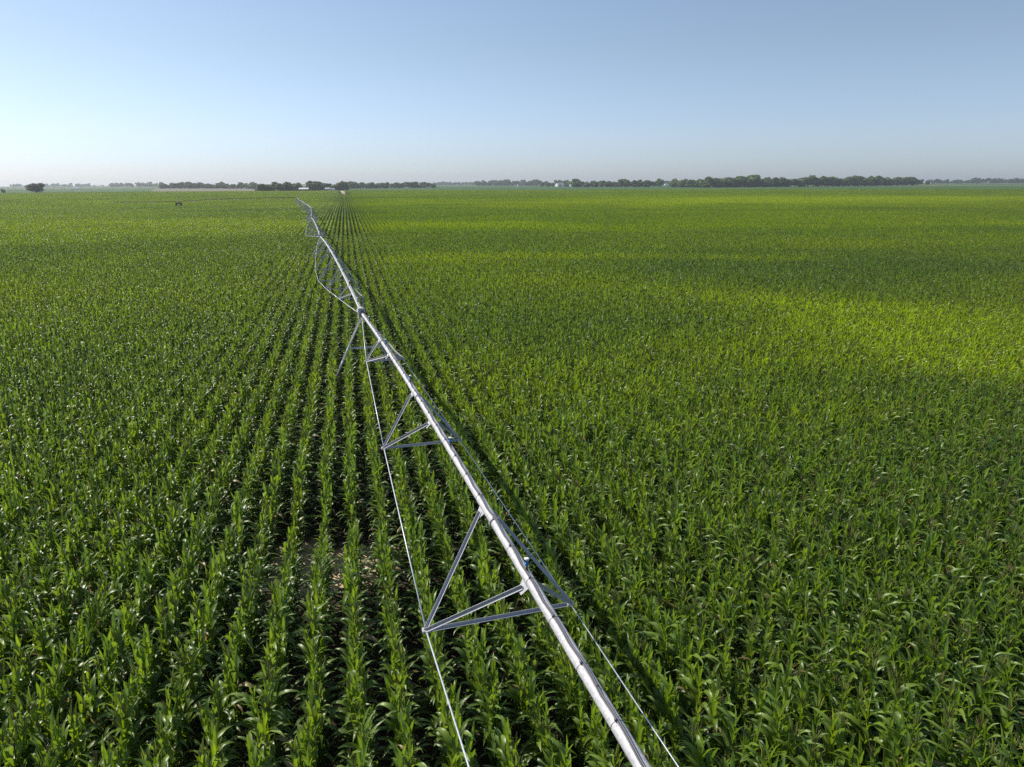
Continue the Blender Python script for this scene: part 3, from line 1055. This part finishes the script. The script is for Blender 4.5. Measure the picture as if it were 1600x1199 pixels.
# ------------------------------------------------------------------ trees
def crown_mesh(seed, w, h, z0, lobes, nquad, mat, qs=0.55, squash=1.0):
    rn = np.random.default_rng(seed)
    C = []
    for k in range(lobes):
        a = rn.uniform(0, 6.283); r_ = w * 0.5 * rn.uniform(0.1, 0.62)
        f = rn.uniform(0.18, 0.80)
        rad = w * rn.uniform(0.17, 0.29)
        C.append((r_ * math.cos(a), r_ * math.sin(a), z0 + (h - z0) * f, rad, rad * rn.uniform(.7, 1.05) * squash))
    C.append((0, 0, z0 + (h - z0) * 0.5, w * .3, (h - z0) * .42))
    C = np.array(C)
    wts = C[:, 3] ** 2; wts = wts / wts.sum()
    idx = rn.choice(len(C), nquad, p=wts)
    d = rn.normal(size=(nquad, 3)); d /= np.linalg.norm(d, axis=1)[:, None]
    rad = rn.uniform(0.55, 1.08, nquad) ** 0.6
    c = C[idx, :3] + d * rad[:, None] * np.stack([C[idx, 3], C[idx, 3], C[idx, 4]], 1)
    c[:, 2] = np.maximum(c[:, 2], z0 * 0.6)
    n = d + rn.normal(0, .6, (nquad, 3)); n /= np.linalg.norm(n, axis=1)[:, None]
    t = np.cross(n, rn.normal(size=(nquad, 3))); t /= np.linalg.norm(t, axis=1)[:, None]
    b = np.cross(n, t)
    s = (qs * rn.uniform(.6, 1.4, nquad))[:, None]
    V = np.stack([c - t * s - b * s * .6, c + t * s - b * s * .6, c + t * s + b * s * .6, c - t * s + b * s * .6], 1).reshape(-1, 3)
    lobe_tone = rn.uniform(.2, .8, len(C))[idx] + rn.normal(0, .12, nquad)
    return np_mesh('crown', V, np.arange(nquad * 4).reshape(-1, 4), [mat], False, attrs={'lv': np.repeat(np.clip(lobe_tone, 0, 1), 4)})


def trunk_mesh(seed, h, r0, mat, limbs=5, reach=0.45):
    rn = random.Random(seed)
    mb = MB()
    mb.tube([(0, 0, -0.3), (0.05, 0, h * .25), (-0.05, .1, h * .5), (0.1, 0, h * .8)], [r0, r0 * .8, r0 * .6, r0 * .2], 7)
    for k in range(limbs):
        a = rn.uniform(0, 6.28); z = h * rn.uniform(.25, .55)
        L_ = h * reach * rn.uniform(.6, 1)
        mb.tube([(0, 0, z), (math.cos(a) * L_ * .45, math.sin(a) * L_ * .45, z + L_ * .4), (math.cos(a) * L_ * .8, math.sin(a) * L_ * .8, z + L_ * .95)],
                [r0 * .45, r0 * .28, r0 * .08], 5)
    o = mb.build('trunk', mat, None, True)
    me = o.data
    bpy.data.objects.remove(o)
    return me


crowns = [crown_mesh(10 + k, *p) for k, p in enumerate((
    (10, 10, 1.6, 9, 1500, M['crown']), (9, 12, 2.0, 9, 1500, M['crown']), (12, 11, 1.2, 11, 1800, M['crown']),
    (8, 10, 1.0, 8, 1300, M['crown']), (11, 13, 2.5, 8, 1400, M['crown']), (6, 11, 0.8, 7, 1100, M['crown']),
    (9, 7, 0.4, 9, 1400, M['crown'])))]
chts = [10, 12, 11, 10, 13, 11, 7]
trunks = [trunk_mesh(k, chts[k], 0.35, M['bark']) for k in range(7)]


def tree(x, y, h, k, label, group=None, crown=None, name='tree', wsc=1.0):
    s = h / chts[k]
    o = empty(name, (x, y, float(terrain(x, y))), random.uniform(0, 6.28))
    o.scale = (s * wsc, s * wsc, s)
    tag(o, label, 'tree', group)
    link('trunk', trunks[k], o)
    c = link('crown', crown or crowns[k], o)
    return o


def belt(px0, px1, d0, d1, h0, h1, step, depth, rows, label, group, kinds=(0, 1, 2, 3, 4), low=True):
    n = max(2, int((px1 - px0) / step))
    for r_ in range(rows):
        for i in range(n):
            f = (i + random.uniform(.2, .8)) / n
            px = px0 + (px1 - px0) * f
            d = d0 + (d1 - d0) * f + depth * r_
            x, y = at(px, d)
            h = random.uniform(h0 * 0.8, h1) * (random.choice((1.0, 1.0, 1.0, 0.85, 1.0, 1.12)) if r_ else 0.88)
            part_ = ('left third', 'middle third', 'right third')[min(2, int(f * 3))]
            lab = '%s %s, %s' % ('taller back-row' if r_ else 'front-row', label, part_)
            tree(x, y, h, random.choice(kinds if r_ else (2, 3, 6, 0)), lab if rows > 1 else label, group, wsc=random.uniform(1.1, 1.5))


belt(250, 332, 1750, 1700, 12, 17, 6.1, 16, 2, 'tree in the shelterbelt behind the tan field', 'left shelterbelt trees')
belt(332, 400, 1700, 1650, 9, 16, 6.1, 16, 2, 'tree in the belt behind the tan field\'s right end', 'left shelterbelt trees')
belt(404, 470, 985, 1080, 9, 13.5, 6.1, 14, 2, 'tree in the grove left of the long white-roofed barn', 'grove trees beside the barn')
belt(483, 512, 1130, 1180, 11, 16, 5.5, 14, 2, 'tree between the white-roofed barn and grey sheds', 'farmstead trees')
belt(522, 545, 1160, 1200, 10, 15, 5.5, 14, 2, 'tree around the bare dead tree', 'farmstead trees')
belt(545, 680, 1560, 1720, 10, 16, 6.2, 16, 2, 'tree in the shelterbelt running right of the farmstead', 'shelterbelt trees right of the farmstead')
belt(845, 896, 2150, 2100, 13, 19, 7, 22, 2, 'tree behind the white-walled barn', 'trees behind the white barn')
belt(898, 1036, 1650, 1600, 13, 18, 7.4, 18, 2, 'tree in the dark grove right of the white barn', 'dark grove trees')
belt(1052, 1110, 1560, 1450, 13, 18, 7, 18, 2, 'tree at the low left end of the long wood', 'right-hand wood trees', (0, 2, 3, 6))
belt(1100, 1250, 1420, 1500, 17, 22, 7.8, 18, 2, 'tree in the left half of the long wood', 'right-hand wood trees')
belt(1250, 1440, 1500, 1750, 18, 23, 8, 18, 2, 'tree in the right half of the long wood', 'right-hand wood trees')
belt(1438, 1452, 2300, 2300, 16, 19, 5, 20, 1, 'hazy tree just past the right end of the long wood', 'hazy trees past the wood')

lone = crown_mesh(74, 19, 12.2, 2.0, 30, 7000, M['lonecrown'], 0.45, 0.62)
x, y = at(57, 900)
o = empty('tree', (x, y, float(terrain(x, y))), 0.4)
tag(o, 'dark round lone tree standing in the field at far left', 'tree')
link('trunk', trunk_mesh(78, 12, 0.6, M['bark'], 8, .6), o); link('crown', lone, o)
x, y = at(5, 1000)
tree(x, y, 4.6, 6, 'small dark bush at the left edge of the field', name='bush', wsc=1.1)
x, y = at(516, 1215)
tree(x, y, 11, 0, 'bright green tree behind the grey farm sheds', crown=crown_mesh(81, 10, 10, 1, 8, 1500, M['limecrown']))
# dead tree
x, y = at(536, 1170)
mb = MB()
rn = random.Random(5)
def limb(p, d, l, r_, lev):
    e = p + d * l
    mb.tube([p, p.lerp(e, .5) + Vector((rn.gauss(0, .1), rn.gauss(0, .1), 0)) * l * .3, e], [r_, r_ * .75, r_ * .45], 5)
    if lev:
        for k in range(3):
            nd = (d + Vector((rn.gauss(0, .5), rn.gauss(0, .5), rn.uniform(-.1, .35)))).normalized()
            limb(p.lerp(e, rn.uniform(.55, 1)), nd, l * .62, r_ * .5, lev - 1)
limb(Vector((0, 0, 0)), Vector((0, 0, 1)), 7.5, .5, 4)
o = empty('dead_tree', (x, y, float(terrain(x, y))), 0)
tag(o, 'pale leafless dead tree rising above the farmstead trees', 'tree')
mb.build('trunk', M['deadwood'], o)


# far hazy woods, one mass each
def far_woods(name, runs, label):
    Vs, Ls, b = [], [], 0
    rn = np.random.default_rng(len(runs) + int(runs[0][0]))
    for px0, px1, d, h, dens in runs:
        n = int((px1 - px0) * dens)
        for k in range(n):
            px = rn.uniform(px0, px1)
            x, y = at(px, d * rn.uniform(.97, 1.05))
            me = crowns[rn.integers(0, 7)]
            cnt = 160
            co = np.empty(len(me.vertices) * 3, np.float32); me.vertices.foreach_get('co', co); co = co.reshape(-1, 4, 3)
            pick = rn.choice(len(co), cnt, replace=False)
            q_ = co[pick]; c0 = q_.mean(1, keepdims=True)
            q_ = c0 + (q_ - c0) * 2.8
            s = h / 11 * rn.uniform(.7, 1.15)
            q_ = q_ * [s * 1.3, s * 1.3, s] + [x, y, float(terrain(x, y))]
            Vs.append(q_.reshape(-1, 3)); Ls.append(np.full(cnt * 4, rn.uniform(.2, .7)))
    V = np.concatenate(Vs)
    o = link(name, np_mesh(name, V, np.arange(len(V)).reshape(-1, 4), [M['crown']], attrs={'lv': np.concatenate(Ls)}))
    tag(o, label, 'woods', kind='stuff')


far_woods('far_woods', [(18, 34, 4200, 16, .9), (70, 142, 4400, 15, .8), (30, 50, 4500, 10, .6), (174, 250, 3500, 16, .9), (140, 175, 5200, 8, .5)],
          'hazy blue line of far woods at the left horizon')
far_woods('distant_woods', [(678, 744, 4200, 15, .9), (742, 850, 3000, 18, .9), (1034, 1062, 2900, 15, .9), (400, 700, 4800, 9, .5)],
          'hazy line of far woods along the middle of the horizon')
far_woods('horizon_woods', [(1450, 1475, 3300, 15, .7), (1475, 1524, 3300, 13, .9), (1520, 1660, 3300, 17, .9)],
          'hazy line of far woods at the right horizon')


# ------------------------------------------------------------------ farm buildings
def shed(name, px, dist, L_, W_, H_, roof_h, rz, wall, roof, label, z=0.0, door=True, group=None):
    x, y = at(px, dist)
    o = empty(name, (x, y, float(terrain(x, y)) + z), rz)
    tag(o, label, 'farm building', group)
    mb = MB()
    hl, hw = L_ / 2, W_ / 2
    mb.add([(-hl, -hw, 0), (hl, -hw, 0), (hl, hw, 0), (-hl, hw, 0), (-hl, -hw, H_), (hl, -hw, H_), (hl, hw, H_), (-hl, hw, H_), (-hl, 0, H_ + roof_h), (hl, 0, H_ + roof_h)],
           [(0, 1, 5, 4), (2, 3, 7, 6), (1, 2, 6, 9, 5), (3, 0, 4, 8, 7), (3, 2, 1, 0)])
    mb.build('wall', wall, o)
    mb = MB()
    e, t = 0.4, 0.15
    sl = roof_h / hw
    for sg in (-1, 1):
        y1 = sg * (hw + e); z1 = H_ - e * sl
        vs = [(-hl - e, y1, z1 + .02), (hl + e, y1, z1 + .02), (hl + e, 0, H_ + roof_h + .02), (-hl - e, 0, H_ + roof_h + .02)]
        mb.add(vs + [(a, b, c + t) for a, b, c in vs], [(0, 1, 2, 3), (7, 6, 5, 4), (0, 4, 5, 1), (1, 5, 6, 2), (2, 6, 7, 3), (3, 7, 4, 0)])
    mb.build('roof', roof, o)
    if door:
        mb = MB()
        mb.box((-hl * .3, -hw - .03, H_ * .4), (L_ * .22, .06, H_ * .8))
        mb.build('door', M['doordark'], o)
    return o


shed('barn', 476, 1010, 12.5, 9, 3.4, 1.6, 0.0, M['doordark'], M['roofwhite'], 'long low barn with a bright white roof in front of the grove')
shed('shed', 401, 990, 6.5, 5, 2.8, 1.6, R(30), M['wallwhite'], M['roofbrown'], 'small white shed with brown roof at the end of the tan field')
shed('shed', 513, 1120, 7.5, 6, 3.0, 1.8, R(-15), M['roofgrey'], M['roofgrey'], 'pale grey farm shed left of the bright green tree')
shed('shed', 520.5, 1100, 6, 5, 2.6, 1.5, R(10), M['wallwhite'], M['roofgrey'], 'smaller grey farm shed beside the bare dead tree')
shed('barn', 876, 1980, 20, 14, 5.6, 4.2, R(28), M['wallwhite'], M['roofgrey'], 'big grey-roofed barn with a bright white end wall')
shed('shed', 893, 1960, 5, 5, 5.4, 1.5, R(45), M['wallwhite'], M['roofwhite'], 'tall narrow white shed right of the big barn', door=False)
shed('shed', 810.5, 2300, 5, 5, 4.6, 1.5, R(45), M['wallwhite'], M['roofwhite'], 'tiny white shed alone in the green field left of the big barn', door=False)
shed('shed', 1455.5, 2600, 6, 5, 4, 1.5, R(45), M['wallwhite'], M['roofwhite'], 'tiny white shed at the right horizon past the wood', door=False)
shed('shed', 1042, 2500, 9, 6, 4, 1.5, R(20), M['wallwhite'], M['roofwhite'], 'tiny white shed in the gap between two groves', door=False)
shed('poultry_house', 120, 1800, 21, 9, 2.0, 1.2, R(5), M['wallwhite'], M['roofgrey'], 'long low pale building in the haze right of the lone tree', door=False)


def pole(px, dist, h, label):
    x, y = at(px, dist)
    o = empty('utility_pole', (x, y, float(terrain(x, y))), 0.2)
    tag(o, label, 'utility pole', 'utility poles far off')
    mb = MB(); mb.tube([(0, 0, 0), (0, 0, h)], [.2, .12], 7); mb.build('post', M['bark'], o)
    mb = MB(); mb.box((0, .16, h - .6), (2.6, .14, .16)); mb.build('crossarm', M['bark'], o)


pole(84, 1500, 12, 'faint utility pole just right of the lone tree')
pole(101, 1500, 12, 'faint utility pole left of the long low pale building')
pole(179, 2400, 18, 'faint tall pole above the left end of the far woods')
pole(852, 1900, 12, 'dark utility pole in the green field left of the big barn')

# ------------------------------------------------------------------ haze
hm = bpy.data.materials.new('haze')
hm.use_nodes = True
hn = hm.node_tree
hn.nodes.remove(hn.nodes['Principled BSDF'])
pv = hn.nodes.new('ShaderNodeVolumePrincipled')
pv.inputs['Color'].default_value = (0.86, 0.92, 1.0, 1)
pv.inputs['Density'].default_value = HAZE_DENSITY
pv.inputs['Anisotropy'].default_value = 0.35
hn.links.new(pv.outputs[0], hn.nodes['Material Output'].inputs['Volume'])
mb = MB()
mb.box((0, 0, 13.5), (13600, 13600, 33))
hz = mb.build('haze', hm)
tag(hz, 'thin summer haze over the farmland', 'haze', kind='stuff')
